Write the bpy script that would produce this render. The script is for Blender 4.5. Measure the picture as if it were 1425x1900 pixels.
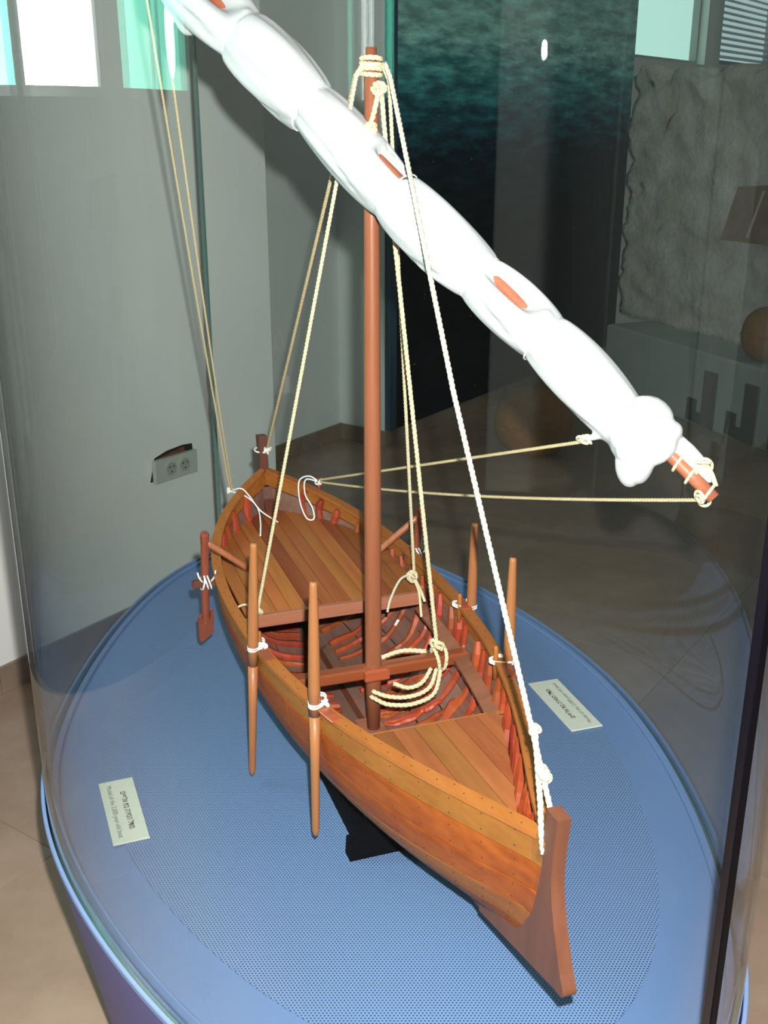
import bpy, math, random
import numpy as np
from mathutils import Vector, Matrix
random.seed(7); rng = np.random.default_rng(7)
scn = bpy.context.scene
COL = scn.collection
for o in list(bpy.data.objects): bpy.data.objects.remove(o)

# ------------------------------------------------------------------ camera, world, light, exposure
cam = bpy.data.cameras.new('camera'); cam_o = bpy.data.objects.new('camera', cam); COL.objects.link(cam_o)
cam.sensor_fit = 'VERTICAL'; cam.sensor_height = 36.0; cam.lens = 2000/1900*36.0
cam.clip_start = 0.02; cam.clip_end = 60
cam_o.location = (0, 0, 1.55); cam_o.rotation_euler = (math.radians(70), 0, 0)
scn.camera = cam_o
wd = bpy.data.worlds.new('room_ambience'); scn.world = wd; wd.use_nodes = True
wd.node_tree.nodes['Background'].inputs[0].default_value = (0.92, 1.0, 0.99, 1)
wd.node_tree.nodes['Background'].inputs[1].default_value = 0.105
fl = bpy.data.lights.new('camera_flash', 'SPOT'); fl.spot_size = math.radians(112); fl.spot_blend = 0.35; fl.energy = 285; fl.color = (1.0, 0.98, 0.95)
fl.shadow_soft_size = 0.012
fl_o = bpy.data.objects.new('camera_flash', fl); COL.objects.link(fl_o); fl_o.location = (0.030, 0.02, 1.64); fl_o.rotation_euler = (math.radians(70), 0, 0)
vs = scn.view_settings
scn.display_settings.display_device = 'sRGB'
vs.view_transform = 'Standard'; vs.look = 'None'; vs.exposure = 0.0; vs.gamma = 1.0; vs.use_curve_mapping = False

# ------------------------------------------------------------------ materials
class NT:
    def __init__(s, name):
        s.m = bpy.data.materials.new(name); s.m.use_nodes = True; s.t = s.m.node_tree
        s.t.nodes.clear(); s.out = s.t.nodes.new('ShaderNodeOutputMaterial')
    def n(s, typ, **kw):
        nd = s.t.nodes.new(typ)
        for k, v in kw.items():
            if k.startswith('i_'): nd.inputs[k[2:].replace('_', ' ')].default_value = v
            else: setattr(nd, k, v)
        return nd
    def l(s, a, b): s.t.links.new(a, b)
    def math(s, op, a, b=None, c=None):
        nd = s.n('ShaderNodeMath', operation=op)
        for i, x in enumerate((a, b, c)):
            if x is None: continue
            if isinstance(x, (int, float)): nd.inputs[i].default_value = x
            else: s.l(x, nd.inputs[i])
        return nd.outputs[0]
    def mix(s, f, a, b, bt='MIX'):
        nd = s.n('ShaderNodeMix', data_type='RGBA', blend_type=bt)
        for sock, x in ((nd.inputs[0], f), (nd.inputs[6], a), (nd.inputs[7], b)):
            if isinstance(x, (int, float)): sock.default_value = x
            elif isinstance(x, tuple): sock.default_value = (*x[:3], 1)
            else: s.l(x, sock)
        return nd.outputs[2]
    def ramp(s, f, stops):
        nd = s.n('ShaderNodeValToRGB'); s.l(f, nd.inputs[0]); e = nd.color_ramp.elements
        while len(e) < len(stops): e.new(0.5)
        for el, (p, c) in zip(e, stops): el.position = p; el.color = (*c[:3], 1)
        return nd.outputs[0]
    def coord(s, scale=(1, 1, 1), kind='Object', rot=(0, 0, 0)):
        tc = s.n('ShaderNodeTexCoord'); mp = s.n('ShaderNodeMapping')
        mp.inputs['Scale'].default_value = scale; mp.inputs['Rotation'].default_value = rot
        s.l(tc.outputs[kind], mp.inputs[0]); return mp.outputs[0]
    def noise(s, vec, scale, detail=3, rough=0.55):
        nd = s.n('ShaderNodeTexNoise'); nd.inputs['Scale'].default_value = scale
        nd.inputs['Detail'].default_value = detail; nd.inputs['Roughness'].default_value = rough
        s.l(vec, nd.inputs['Vector']); return nd.outputs['Fac']
    def rand(s): return s.n('ShaderNodeObjectInfo').outputs['Random']
    def bsdf(s, col, rough=0.5, spec=0.5, bump=None, bstr=0.2, bdist=0.002, coat=0.0, metal=0.0):
        p = s.n('ShaderNodeBsdfPrincipled')
        if isinstance(col, tuple): p.inputs['Base Color'].default_value = (*col[:3], 1)
        else: s.l(col, p.inputs['Base Color'])
        if isinstance(rough, (int, float)): p.inputs['Roughness'].default_value = rough
        else: s.l(rough, p.inputs['Roughness'])
        p.inputs['Specular IOR Level'].default_value = spec; p.inputs['Coat Weight'].default_value = coat
        p.inputs['Coat Roughness'].default_value = 0.15; p.inputs['Metallic'].default_value = metal
        if bump is not None:
            b = s.n('ShaderNodeBump'); b.inputs['Strength'].default_value = bstr; b.inputs['Distance'].default_value = bdist
            s.l(bump, b.inputs['Height']); s.l(b.outputs[0], p.inputs['Normal'])
        s.l(p.outputs[0], s.out.inputs[0]); return s.m

def wood(name, a, b, vary=0.35, rough=0.4, spec=0.35, axis='x', coat=0.0, grain=1.0, vshift=(0.75, 1.25)):
    t = NT(name)
    sc = {'x': (4, 90, 90), 'y': (90, 4, 90), 'z': (90, 90, 4)}[axis]
    rn = t.rand()
    tc = t.n('ShaderNodeTexCoord'); mp = t.n('ShaderNodeMapping'); mp.inputs['Scale'].default_value = sc
    t.l(tc.outputs['Object'], mp.inputs[0])
    off = t.n('ShaderNodeCombineXYZ'); r10 = t.math('MULTIPLY', rn, 37.0); t.l(r10, off.inputs[0]); t.l(r10, off.inputs[1])
    t.l(off.outputs[0], mp.inputs['Location'])
    g = t.noise(mp.outputs[0], 1.0, 4, 0.6)
    big = t.noise(mp.outputs[0], 0.22, 2, 0.5)
    f = t.math('ADD', t.math('MULTIPLY', g, 0.7*grain), t.math('MULTIPLY', big, 0.5))
    c = t.ramp(f, [(0.35, a), (0.85, b)])
    k = t.math('ADD', t.math('MULTIPLY', rn, vshift[1]-vshift[0]), vshift[0])
    hs = t.n('ShaderNodeHueSaturation'); t.l(c, hs.inputs['Color']); t.l(k, hs.inputs['Value'])
    hue = t.math('ADD', t.math('MULTIPLY', t.math('FRACT', t.math('MULTIPLY', rn, 7.3)), 0.016*vary/0.35), 0.488)
    t.l(hue, hs.inputs['Hue'])
    return t.bsdf(hs.outputs[0], rough, spec, g, 0.12, 0.001, coat)

M = {}
M['strake'] = wood('strake_wood', (0.21, 0.046, 0.004), (0.40, 0.112, 0.012), rough=0.5, spec=0.2, coat=0.04, vshift=(0.72, 1.1))
M['strake_light'] = wood('light_strake_wood', (0.27, 0.084, 0.013), (0.41, 0.15, 0.03), rough=0.5, spec=0.2, coat=0.04, vshift=(0.85, 1.1))
M['inner'] = wood('inner_plank_wood', (0.15, 0.065, 0.048), (0.26, 0.14, 0.11), rough=0.55, vshift=(0.85, 1.1))
M['deck'] = wood('deck_wood', (0.32, 0.078, 0.020), (0.52, 0.17, 0.046), vary=0.5, rough=0.5, spec=0.25, coat=0.05, vshift=(0.62, 1.2))
M['foredeck'] = wood('foredeck_wood', (0.29, 0.085, 0.024), (0.42, 0.15, 0.045), vary=0.4, rough=0.5, spec=0.25, coat=0.04, vshift=(0.75, 1.12))
M['rail'] = wood('rail_wood', (0.30, 0.105, 0.018), (0.39, 0.15, 0.032), vary=0.2, rough=0.5, spec=0.2, coat=0.03)
M['red'] = wood('frame_wood', (0.24, 0.035, 0.010), (0.43, 0.085, 0.022), vary=0.4, rough=0.5, spec=0.3, axis='z', coat=0.04, grain=0.8)
M['stem'] = wood('stem_wood', (0.125, 0.042, 0.022), (0.185, 0.066, 0.034), vary=0.2, rough=0.5, axis='z')
M['beam'] = wood('beam_wood', (0.24, 0.09, 0.045), (0.36, 0.15, 0.075), vary=0.2, rough=0.5, axis='y')
M['thwart'] = wood('thwart_wood', (0.25, 0.06, 0.018), (0.38, 0.11, 0.035), vary=0.2, rough=0.3, axis='y', coat=0.3)
M['mast'] = wood('mast_wood', (0.27, 0.095, 0.036), (0.40, 0.16, 0.066), vary=0.1, rough=0.4, spec=0.3, axis='z', coat=0.1)
M['oar'] = wood('oar_wood', (0.31, 0.12, 0.038), (0.42, 0.18, 0.062), vary=0.15, rough=0.45, spec=0.3, axis='z', coat=0.08, vshift=(0.85, 1.05))
M['steer'] = wood('steering_oar_wood', (0.2, 0.055, 0.025), (0.3, 0.095, 0.04), vary=0.1, rough=0.45, axis='z')
M['yard'] = wood('yard_wood', (0.28, 0.09, 0.04), (0.42, 0.16, 0.075), vary=0.1, rough=0.45)

def flat(name, col, rough=0.5, spec=0.5, noise=0.0, nscale=20, bump=0.0, bdist=0.002, coat=0.0, metal=0.0):
    t = NT(name)
    if noise or bump:
        v = t.coord(); g = t.noise(v, nscale, 4)
        c = t.ramp(g, [(0.25, tuple(x*(1-noise) for x in col)), (0.75, tuple(min(1, x*(1+noise)) for x in col))])
        return t.bsdf(c, rough, spec, g if bump else None, bump, bdist, coat, metal)
    return t.bsdf(col, rough, spec, None, 0, 0, coat, metal)
M['sail'] = flat('sail_cloth', (0.52, 0.515, 0.53), 0.9, 0.1, 0.05, 300, 0.15, 0.001)
M['rope'] = flat('rope_fibre', (0.66, 0.55, 0.36), 0.9, 0.1, 0.18, 700)
M['rope_tan'] = flat('tan_rope_fibre', (0.55, 0.42, 0.25), 0.9, 0.1, 0.18, 700)
M['rope_white'] = flat('white_rope_fibre', (0.56, 0.51, 0.40), 0.9, 0.1, 0.15, 700)
M['cord'] = flat('white_cord', (0.86, 0.85, 0.83), 0.8, 0.2)
M['nail'] = flat('nail_metal', (0.045, 0.02, 0.012), 0.5, 0.5)
M['black'] = flat('black_paint', (0.0022, 0.002, 0.004), 0.8, 0.06)
M['card'] = flat('card_paper', (0.56, 0.58, 0.51), 0.7, 0.3, 0.04, 60)
M['ink'] = flat('black_ink', (0.03, 0.03, 0.03), 0.8, 0.1)
M['ink2'] = flat('grey_ink', (0.14, 0.15, 0.13), 0.8, 0.1)
M['wall'] = flat('grey_wall_paint', (0.78, 0.82, 0.80), 0.85, 0.2, 0.03, 3.0, 0.05)
M['wall_near'] = flat('white_wall_paint', (0.84, 0.85, 0.82), 0.85, 0.2, 0.03, 3.0, 0.05)
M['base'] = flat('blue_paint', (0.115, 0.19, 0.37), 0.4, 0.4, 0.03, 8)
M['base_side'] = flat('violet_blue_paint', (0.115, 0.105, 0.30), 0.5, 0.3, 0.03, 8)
M['lip'] = flat('pale_blue_lip_paint', (0.17, 0.25, 0.45), 0.35, 0.5)
M['seal'] = flat('dark_edge_seal', (0.0016, 0.001, 0.003), 0.5, 0.1)
M['edge'] = flat('green_glass_edge', (0.10, 0.17, 0.15), 0.2, 0.6)
M['plastic'] = flat('socket_plastic', (0.50, 0.53, 0.48), 0.5, 0.4)
M['dark'] = flat('dark_hole', (0.02, 0.015, 0.015), 0.8, 0.2)
M['brick'] = flat('red_clay_cavity', (0.16, 0.06, 0.05), 0.9, 0.1, 0.3, 60)
M['frame'] = flat('grey_window_frame', (0.35, 0.37, 0.36), 0.4, 0.5)
M['slat'] = flat('white_blind_slat', (0.55, 0.62, 0.62), 0.5, 0.4)
M['reflected_disc'] = flat('brown_disc_reflection', (0.32, 0.14, 0.028), 0.6, 0.3, 0.2, 30, 0.2, 0.004)
M['letter'] = flat('dark_letter_reflection', (0.065, 0.07, 0.072), 0.7, 0.2)
M['plinth'] = flat('grey_plinth_reflection', (0.42, 0.48, 0.48), 0.8, 0.2, 0.12, 4.0, 0.2, 0.01)
M['patch'] = flat('brown_stone', (0.30, 0.19, 0.14), 0.9, 0.1, 0.25, 12, 0.3, 0.01)
M['poster_edge'] = flat('blue_panel_edge', (0.035, 0.09, 0.14), 0.5, 0.4)
# rough stone
t = NT('rough_stone'); v = t.coord(); a = t.noise(v, 5, 6, 0.65); b2 = t.noise(v, 26, 4, 0.6)
c = t.ramp(a, [(0.25, (0.5, 0.45, 0.36)), (0.55, (0.72, 0.72, 0.66)), (0.8, (0.82, 0.83, 0.8))])
M['stone'] = t.bsdf(c, 0.95, 0.1, b2, 0.6, 0.02)
M['wall_dark'] = flat('darkened_wall', (0.055, 0.055, 0.055), 0.9, 0.1, 0.3, 6, 0.4, 0.02)  # dark finish for the unseen side wall, added to dim its reflection
# floor tile
t = NT('beige_floor_tile'); v = t.coord(); a = t.noise(v, 2.2, 5, 0.65); b2 = t.noise(v, 14, 3, 0.5)
f = t.math('ADD', t.math('MULTIPLY', a, 0.75), t.math('MULTIPLY', b2, 0.25))
c = t.ramp(f, [(0.3, (0.30, 0.205, 0.145)), (0.52, (0.385, 0.275, 0.20)), (0.75, (0.46, 0.345, 0.265))])
M['tile'] = t.bsdf(c, 0.35, 0.4, None)
t = NT('baseboard_tile'); v = t.coord(); a = t.noise(v, 6, 4, 0.6)
M['skirt'] = t.bsdf(t.ramp(a, [(0.3, (0.22, 0.165, 0.12)), (0.75, (0.32, 0.25, 0.185))]), 0.3, 0.5)
M['grout'] = flat('grout', (0.5, 0.45, 0.38), 0.9, 0.1)
# sea poster print : dark water, teal towards the top
t = NT('sea_print'); tc = t.n('ShaderNodeTexCoord'); sx = t.n('ShaderNodeSeparateXYZ'); t.l(tc.outputs['Object'], sx.inputs[0])
mp = t.n('ShaderNodeMapping'); mp.inputs['Scale'].default_value = (1.6, 1.0, 7.0); t.l(tc.outputs['Object'], mp.inputs[0])
wv = t.noise(mp.outputs[0], 2.6, 5, 0.62)
h = t.math('ADD', t.math('MULTIPLY', sx.outputs[2], 1/2.6), t.math('MULTIPLY', t.math('SUBTRACT', wv, 0.5), 0.16))
base = t.ramp(h, [(0.36, (0.006, 0.008, 0.013)), (0.50, (0.008, 0.03, 0.05)), (0.57, (0.02, 0.15, 0.20)), (0.65, (0.10, 0.46, 0.47)), (0.72, (0.42, 0.85, 0.76))])
wc = t.ramp(wv, [(0.40, (0.55, 0.55, 0.55)), (0.70, (1.35, 1.35, 1.35))])
c = t.mix(1.0, base, wc, 'MULTIPLY')
vo = t.n('ShaderNodeTexVoronoi'); vo.inputs['Scale'].default_value = 13.0; t.l(tc.outputs['Object'], vo.inputs['Vector'])
sp = t.math('LESS_THAN', vo.outputs['Distance'], 0.07)
keep = t.math('GREATER_THAN', t.noise(tc.outputs['Object'], 4.0, 1), 0.56)
c = t.mix(t.math('MULTIPLY', t.math('MULTIPLY', sp, keep), 0.5), c, (0.5, 0.52, 0.35))
M['sea'] = t.bsdf(c, 0.6, 0.08)
# perforated sheet
t = NT('perforated_blue_sheet'); tc = t.n('ShaderNodeTexCoord'); PITCH = 0.0048
def lattice(off):
    mp = t.n('ShaderNodeMapping'); mp.inputs['Scale'].default_value = (1/PITCH, 1/(PITCH*1.732), 1); mp.inputs['Location'].default_value = off
    t.l(tc.outputs['Object'], mp.inputs[0])
    sp_ = t.n('ShaderNodeSeparateXYZ'); t.l(mp.outputs[0], sp_.inputs[0])
    fx = t.math('SUBTRACT', t.math('FRACT', sp_.outputs[0]), 0.5)
    fy = t.math('MULTIPLY', t.math('SUBTRACT', t.math('FRACT', sp_.outputs[1]), 0.5), 1.732)
    return t.math('SQRT', t.math('ADD', t.math('MULTIPLY', fx, fx), t.math('MULTIPLY', fy, fy)))
dm = t.math('MINIMUM', lattice((0, 0, 0)), lattice((0.5, 0.5, 0)))
c = t.mix(t.math('LESS_THAN', dm, 0.27), (0.15, 0.235, 0.43), (0.025, 0.05, 0.10))
M['perf'] = t.bsdf(c, 0.42, 0.4)
# glass: thin clear panes with a faint green tint
t = NT('case_glass'); geo = t.n('ShaderNodeNewGeometry'); fr = t.n('ShaderNodeFresnel')
io = t.math('ADD', t.math('MULTIPLY', geo.outputs['Backfacing'], 1/1.28-1.28), 1.28); t.l(io, fr.inputs['IOR'])
tr = t.n('ShaderNodeBsdfTransparent'); tr.inputs[0].default_value = (0.965, 0.985, 0.978, 1)
gl = t.n('ShaderNodeBsdfGlossy'); gl.inputs['Roughness'].default_value = 0.0; gl.inputs[0].default_value = (1, 1, 1, 1)
mx = t.n('ShaderNodeMixShader'); t.l(fr.outputs[0], mx.inputs[0]); t.l(tr.outputs[0], mx.inputs[1]); t.l(gl.outputs[0], mx.inputs[2])
t.l(mx.outputs[0], t.out.inputs[0]); M['glass'] = t.m
def emit(name, col, st):
    t = NT(name); e = t.n('ShaderNodeEmission'); e.inputs[0].default_value = (*col, 1); e.inputs[1].default_value = st
    t.l(e.outputs[0], t.out.inputs[0]); return t.m
M['day'] = emit('daylight_pane', (1.0, 1.0, 1.0), 16.0)
M['day_teal'] = emit('teal_daylight_pane', (0.22, 0.95, 0.68), 11.0)
M['glow_mint'] = emit('mint_reflection_pane', (0.62, 1.0, 0.88), 0.85)  # glowing panes added in place of windows reflected in the glass
M['glow_grey'] = emit('grey_reflection_pane', (0.75, 1.0, 1.0), 0.55)

# ------------------------------------------------------------------ mesh helpers
def link(o, parent=None):
    COL.objects.link(o)
    if parent is not None: o.parent = parent
    return o
def mesh(name, v, f, mat, parent=None, smooth=False, mats=None, mi=None):
    me = bpy.data.meshes.new(name); me.from_pydata([tuple(map(float, p)) for p in v], [], [tuple(int(i) for i in q) for q in f])
    for m_ in (mats or [mat]): me.materials.append(M[m_] if isinstance(m_, str) else m_)
    if mi is not None: me.polygons.foreach_set('material_index', mi)
    if smooth: me.polygons.foreach_set('use_smooth', [True]*len(me.polygons))
    me.update(); o = bpy.data.objects.new(name, me); return link(o, parent)
def tag(o, label=None, cat=None, group=None, kind=None):
    if label: o['label'] = label
    if cat: o['category'] = cat
    if group: o['group'] = group
    if kind: o['kind'] = kind
    return o
def empty(name, loc=(0, 0, 0), rz=0.0):
    o = bpy.data.objects.new(name, None); o.empty_display_size = 0.05; o.location = loc; o.rotation_euler = (0, 0, rz); return link(o)
class MB:
    def __init__(s): s.v = []; s.f = []
    def add(s, v, f):
        k = len(s.v); s.v += [tuple(p) for p in v]; s.f += [tuple(i+k for i in q) for q in f]; return s
    def build(s, name, mat, parent=None, smooth=False): return mesh(name, s.v, s.f, mat, parent, smooth)
def box(x0, x1, y0, y1, z0, z1):
    v = [(x, y, z) for z in (z0, z1) for y in (y0, y1) for x in (x0, x1)]
    return v, [(0, 2, 3, 1), (4, 5, 7, 6), (0, 1, 5, 4), (2, 6, 7, 3), (0, 4, 6, 2), (1, 3, 7, 5)]
def bevbox(x0, x1, y0, y1, z0, z1, c):
    # box with chamfered long edges on top and sides
    v = []; f = []
    for z, d in ((z0, c), (z0+c, 0), (z1-c, 0), (z1, c)):
        v += [(x0+d, y0+d, z), (x1-d, y0+d, z), (x1-d, y1-d, z), (x0+d, y1-d, z)]
    f.append((3, 2, 1, 0)); f.append((12, 13, 14, 15))
    for k in range(3):
        for i in range(4):
            j = (i+1) % 4; f.append((4*k+i, 4*k+j, 4*k+4+j, 4*k+4+i))
    return v, f
def frames(P):
    P = np.asarray(P, float); T = np.gradient(P, axis=0); T /= np.linalg.norm(T, axis=1)[:, None]+1e-12
    a = np.array([0, 0, 1.]) if abs(T[0][2]) < 0.9 else np.array([1., 0, 0])
    N = np.zeros_like(P); N[0] = a-T[0]*(a@T[0]); N[0] /= np.linalg.norm(N[0])
    for i in range(1, len(P)):
        x = N[i-1]-T[i]*(N[i-1]@T[i]); N[i] = x/(np.linalg.norm(x)+1e-12)
    return P, T, N, np.cross(T, N)
def tube(P, r, sides=8, caps=True, aspect=None):
    P, T, N, B = frames(P); r = np.broadcast_to(np.asarray(r, float), (len(P),)); v = []; f = []
    for i in range(len(P)):
        for j in range(sides):
            a = 2*math.pi*j/sides; ra = r[i]*(aspect[i] if aspect is not None else 1)
            v.append(P[i]+N[i]*math.cos(a)*r[i]+B[i]*math.sin(a)*ra)
    for i in range(len(P)-1):
        for j in range(sides):
            k = (j+1) % sides; f.append((i*sides+j, i*sides+k, (i+1)*sides+k, (i+1)*sides+j))
    if caps: f.append(tuple(range(sides-1, -1, -1))); f.append(tuple((len(P)-1)*sides+j for j in range(sides)))
    return v, f
def resample(P, step):
    P = np.asarray(P, float); d = np.r_[0, np.cumsum(np.linalg.norm(np.diff(P, axis=0), axis=1))]
    n = max(2, int(d[-1]/step)+1); t = np.linspace(0, d[-1], n)
    return np.stack([np.interp(t, d, P[:, k]) for k in range(3)], 1)
def spline(P, m=8):
    P = np.asarray(P, float)
    if len(P) < 3: return P
    Q = np.vstack([2*P[0]-P[1], P, 2*P[-1]-P[-2]]); out = []
    for i in range(1, len(Q)-2):
        for s_ in np.linspace(0, 1, m, endpoint=False):
            a, b, c, d = Q[i-1], Q[i], Q[i+1], Q[i+2]
            out.append(0.5*((2*b)+(c-a)*s_+(2*a-5*b+4*c-d)*s_**2+(3*b-a-3*c+d)*s_**3))
    out.append(P[-1]); return np.array(out)
def rope_geo(P, r, strands=3, sag=0.0):
    P = np.asarray(P, float)
    if sag:
        P = resample(P, np.linalg.norm(P[-1]-P[0])/24); s_ = np.linspace(0, 1, len(P)); P[:, 2] -= sag*4*s_*(1-s_)
    pitch = r*6.5; P = resample(P, pitch/7); P, T, N, B = frames(P); n = len(P)
    out = MB(); ph = np.arange(n)*2*math.pi/7
    for k in range(strands):
        a = ph+2*math.pi*k/strands
        Q = P+(N*np.cos(a)[:, None]+B*np.sin(a)[:, None])*r*0.5
        out.add(*tube(Q, r*0.58, 5))
    return out
def rope(name, P, r, mat, parent, sag=0.0): return rope_geo(P, r, 3, sag).build(name, mat, parent, True)
def ring(c, axis, R, r, turns=1, pitch=0.0, sides=6, seg=20, start=0.0):
    axis = np.asarray(axis, float); axis /= np.linalg.norm(axis); a = np.array([0, 0, 1.]) if abs(axis[2]) < .9 else np.array([1., 0, 0])
    e1 = np.cross(axis, a); e1 /= np.linalg.norm(e1); e2 = np.cross(axis, e1); n = int(seg*turns)+1
    R = (R, R) if isinstance(R, (int, float)) else R
    if r > 0.0029: seg = 36; n = int(seg*turns)+1
    P = [np.asarray(c)+e1*R[0]*math.cos(start+2*math.pi*i/seg)+e2*R[1]*math.sin(start+2*math.pi*i/seg)+axis*pitch*(i/seg-turns/2) for i in range(n)]
    if r > 0.0029: g_ = rope_geo(P, r); return g_.v, g_.f      # thick rope shows its strands
    return tube(P, r, sides)
def knot(c, s_, r, mb=None, seed=0):
    g = np.random.default_rng(seed); mb = mb or MB()
    for k in range(4):
        mb.add(*ring(np.asarray(c)+g.normal(0, s_*0.25, 3), g.normal(0, 1, 3), (s_*g.uniform(.6, 1), s_*g.uniform(.6, 1)), r, 1))
    return mb
def prism(poly, h0, h1, to3):
    n = len(poly); v = [to3(p[0], p[1], h0) for p in poly]+[to3(p[0], p[1], h1) for p in poly]
    return v, [tuple(range(n-1, -1, -1)), tuple(range(n, 2*n))]+[(i, (i+1) % n, n+(i+1) % n, n+i) for i in range(n)]

# ------------------------------------------------------------------ room: walls run along W, N points into the room
W = np.array([0.572, 0.820]); Nn = np.array([0.820, -0.572])
RZ = math.atan2(W[1], W[0])
def room(name): return empty(name, (0, 0, 0), RZ)      # local x = along wall, local y = -N
def wbox(mb, s0, s1, n0, n1, z0, z1):                  # in frame local to RZ : x = s, y = -n
    mb.add(*box(s0, s1, -max(n0, n1), -min(n0, n1), z0, z1)); return mb
def rz(o): o.rotation_euler = (0, 0, RZ); return o

floor = rz(mesh('floor', *box(-1.6, 12.0, -4.0, 3.4, -0.06, -0.006), 'grout'))
tag(floor, 'large beige stone floor tiles around the glass case', 'floor', kind='structure')
TS = 0.82; me0 = None
for i in range(-6, 12):
    for j in range(-5, 4):
        s0 = 2.875+TS*i; y0 = 0.12+TS*j
        if s0 < -1.5 or s0+TS > 12 or y0 < -3.9 or y0+TS > 3.4: continue
        if s0 > 4.2 and y0 > 2.95: continue
        if me0 is None:
            tl = mesh('tile', *bevbox(0.0008, TS-0.0008, 0.0008, TS-0.0008, -0.02, 0, 0.0004), 'tile', floor); me0 = tl.data
        else:
            tl = bpy.data.objects.new('tile', me0); link(tl, floor)
        tl.location = (s0, y0, 0)
HW = 3.0
NA, NF, NP = -2.470, -3.266, -2.988
wins = [(-0.70, -0.075), (0.105, 0.655), (0.74, 1.0)]; WZ0, WZ1 = 1.60, 2.75
mb = MB(); wbox(mb, 1.58, 2.852, NA, NA-0.30, 0, WZ0); wbox(mb, 1.58, 2.852, NA, NA-0.30, WZ1, HW); wbox(mb, 1.58, 2.852, NA, NA-0.30, WZ0, WZ1)
wl = rz(mb.build('wall_left', 'wall_near')); tag(wl, 'pale painted wall left of the case, carrying the broken socket', 'wall', kind='structure')
mb = MB(); wbox(mb, -3.0, 1.58, NA, NA-0.30, 0, WZ0); wbox(mb, -3.0, 1.58, NA, NA-0.30, WZ1, HW); wbox(mb, wins[2][1], 1.58, NA, NA-0.30, WZ0, WZ1)
e = [-3.0]+[x for w_ in wins for x in w_]
for k in range(0, len(e)-1, 2): wbox(mb, e[k], e[k+1], NA, NA-0.30, WZ0, WZ1)
wl2 = rz(mb.build('wall_side', 'wall_dark')); tag(wl2, 'unseen wall with windows left of the viewer, made dark to dim its reflection', 'wall', kind='structure')  # out of view; darkened so the glass reflects less over the poster
mb = MB(); wbox(mb, 2.852, 4.319, NF, NF-0.2, 0, HW); wbox(mb, 2.70, 2.852, NA-0.3, NF-0.2, 0, HW)
o = rz(mb.build('wall_back', 'wall')); tag(o, 'grey wall section meeting the corner behind the mast', 'wall', kind='structure')
pw = [(7.06, 8.42, 1.93, 2.9), (8.74, 10.2, 1.96, 2.9)]
mb = MB(); wbox(mb, 4.287, 12, NP, NP-0.3, 0, 1.93)
wbox(mb, 4.287, 12, NP, NP-0.3, 2.9, HW); wbox(mb, 4.287, 7.06, NP, NP-0.3, 1.93, 2.9); wbox(mb, 8.42, 8.74, NP, NP-0.3, 1.93, 2.9); wbox(mb, 10.2, 12, NP, NP-0.3, 1.93, 2.9)
o = rz(mb.build('wall_right', 'wall')); tag(o, 'long grey wall that carries the dark sea poster', 'wall', kind='structure')
def skirting(name, label, s0, s1, n, along=True):
    root = room(name); tag(root, label, 'baseboard', kind='structure')
    if along:
        L = 0.41; k = s0
        while k < s1-0.01:
            k2 = min(k+L, s1); mesh('tile', *bevbox(k+0.001, k2-0.001, -n-0.012, -n, 0.0, 0.082, 0.0015), 'skirt', root); k = k2
    return root
skirting('baseboard_left', 'brown tile baseboard along the pale left wall', -2.9, 2.85, NA)
skirting('baseboard_back', 'brown tile baseboard in the corner behind the mast', 2.86, 4.317, NF)
r_ = skirting('baseboard_right', 'brown tile baseboard under the dark sea poster', 4.287, 11.9, NP)
mesh('tile', *bevbox(4.276, 4.287, -NP-0.012, -NF+0.0-0.001, 0.0, 0.082, 0.001), 'skirt', r_)

def window(name, label, s0, s1, z0, z1, n, pane, mull=1, blinds=0):
    root = room(name); tag(root, label, 'window', kind='structure')
    m = MB(); fw_ = 0.025
    for a in (s0, s1-fw_): wbox(m, a, a+fw_, n-0.06, n-0.11, z0, z1)
    for a in (z0, z1-fw_): wbox(m, s0+fw_, s1-fw_, n-0.06, n-0.11, a, a+fw_)
    m.build('frame', 'frame', root)
    for k in range(mull):
        a = s0+(s1-s0)*(k+1)/(mull+1); mm = MB(); wbox(mm, a-0.004, a+0.004, n-0.07, n-0.11, z0+fw_, z1-fw_); mm.build('mullion', 'frame', root)
    xs = np.linspace(s0+fw_, s1-fw_, mull+2)
    for k in range(mull+1):
        mm = MB(); wbox(mm, xs[k]+0.003, xs[k+1]-0.003, n-0.112, n-0.118, z0+fw_, z1-fw_); mm.build('pane', pane, root)
    if blinds:
        me_ = None
        for k in range(blinds):
            zc = z0+fw_+0.03+k*0.045
            if zc > z1-0.04: break
            if me_ is None:
                mm = MB(); mm.add([(s0+fw_, -n+0.07, -0.012), (s1-fw_, -n+0.07, -0.012), (s1-fw_, -n+0.095, 0.012), (s0+fw_, -n+0.095, 0.012),
                                   (s0+fw_, -n+0.071, -0.014), (s1-fw_, -n+0.071, -0.014), (s1-fw_, -n+0.096, 0.010), (s0+fw_, -n+0.096, 0.010)],
                                  [(0, 1, 2, 3), (7, 6, 5, 4), (0, 4, 5, 1), (2, 6, 7, 3), (1, 5, 6, 2), (0, 3, 7, 4)])
                so = mm.build('slat', 'slat', root); me_ = so.data
            else: so = bpy.data.objects.new('slat', me_); link(so, root)
            so.location = (0, 0, zc)
    return root
window('window_1', 'window with teal daylight in the left wall, nearest the viewer', *wins[0], WZ0, WZ1, NA, 'day_teal', 1)
window('window_2', 'bright white window in the middle of the left wall', *wins[1], WZ0, WZ1, NA, 'day', 1)
window('window_3', 'narrow teal window in the left wall, farthest from the viewer', *wins[2], WZ0, WZ1, NA, 'day_teal', 0)
window('reflected_mint_window', 'reflected pale mint window, built as a glowing opening in the back wall', 7.06, 8.42, 1.93, 2.9, NP, 'glow_mint', 0)  # stands in for a window reflection on the glass
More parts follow.
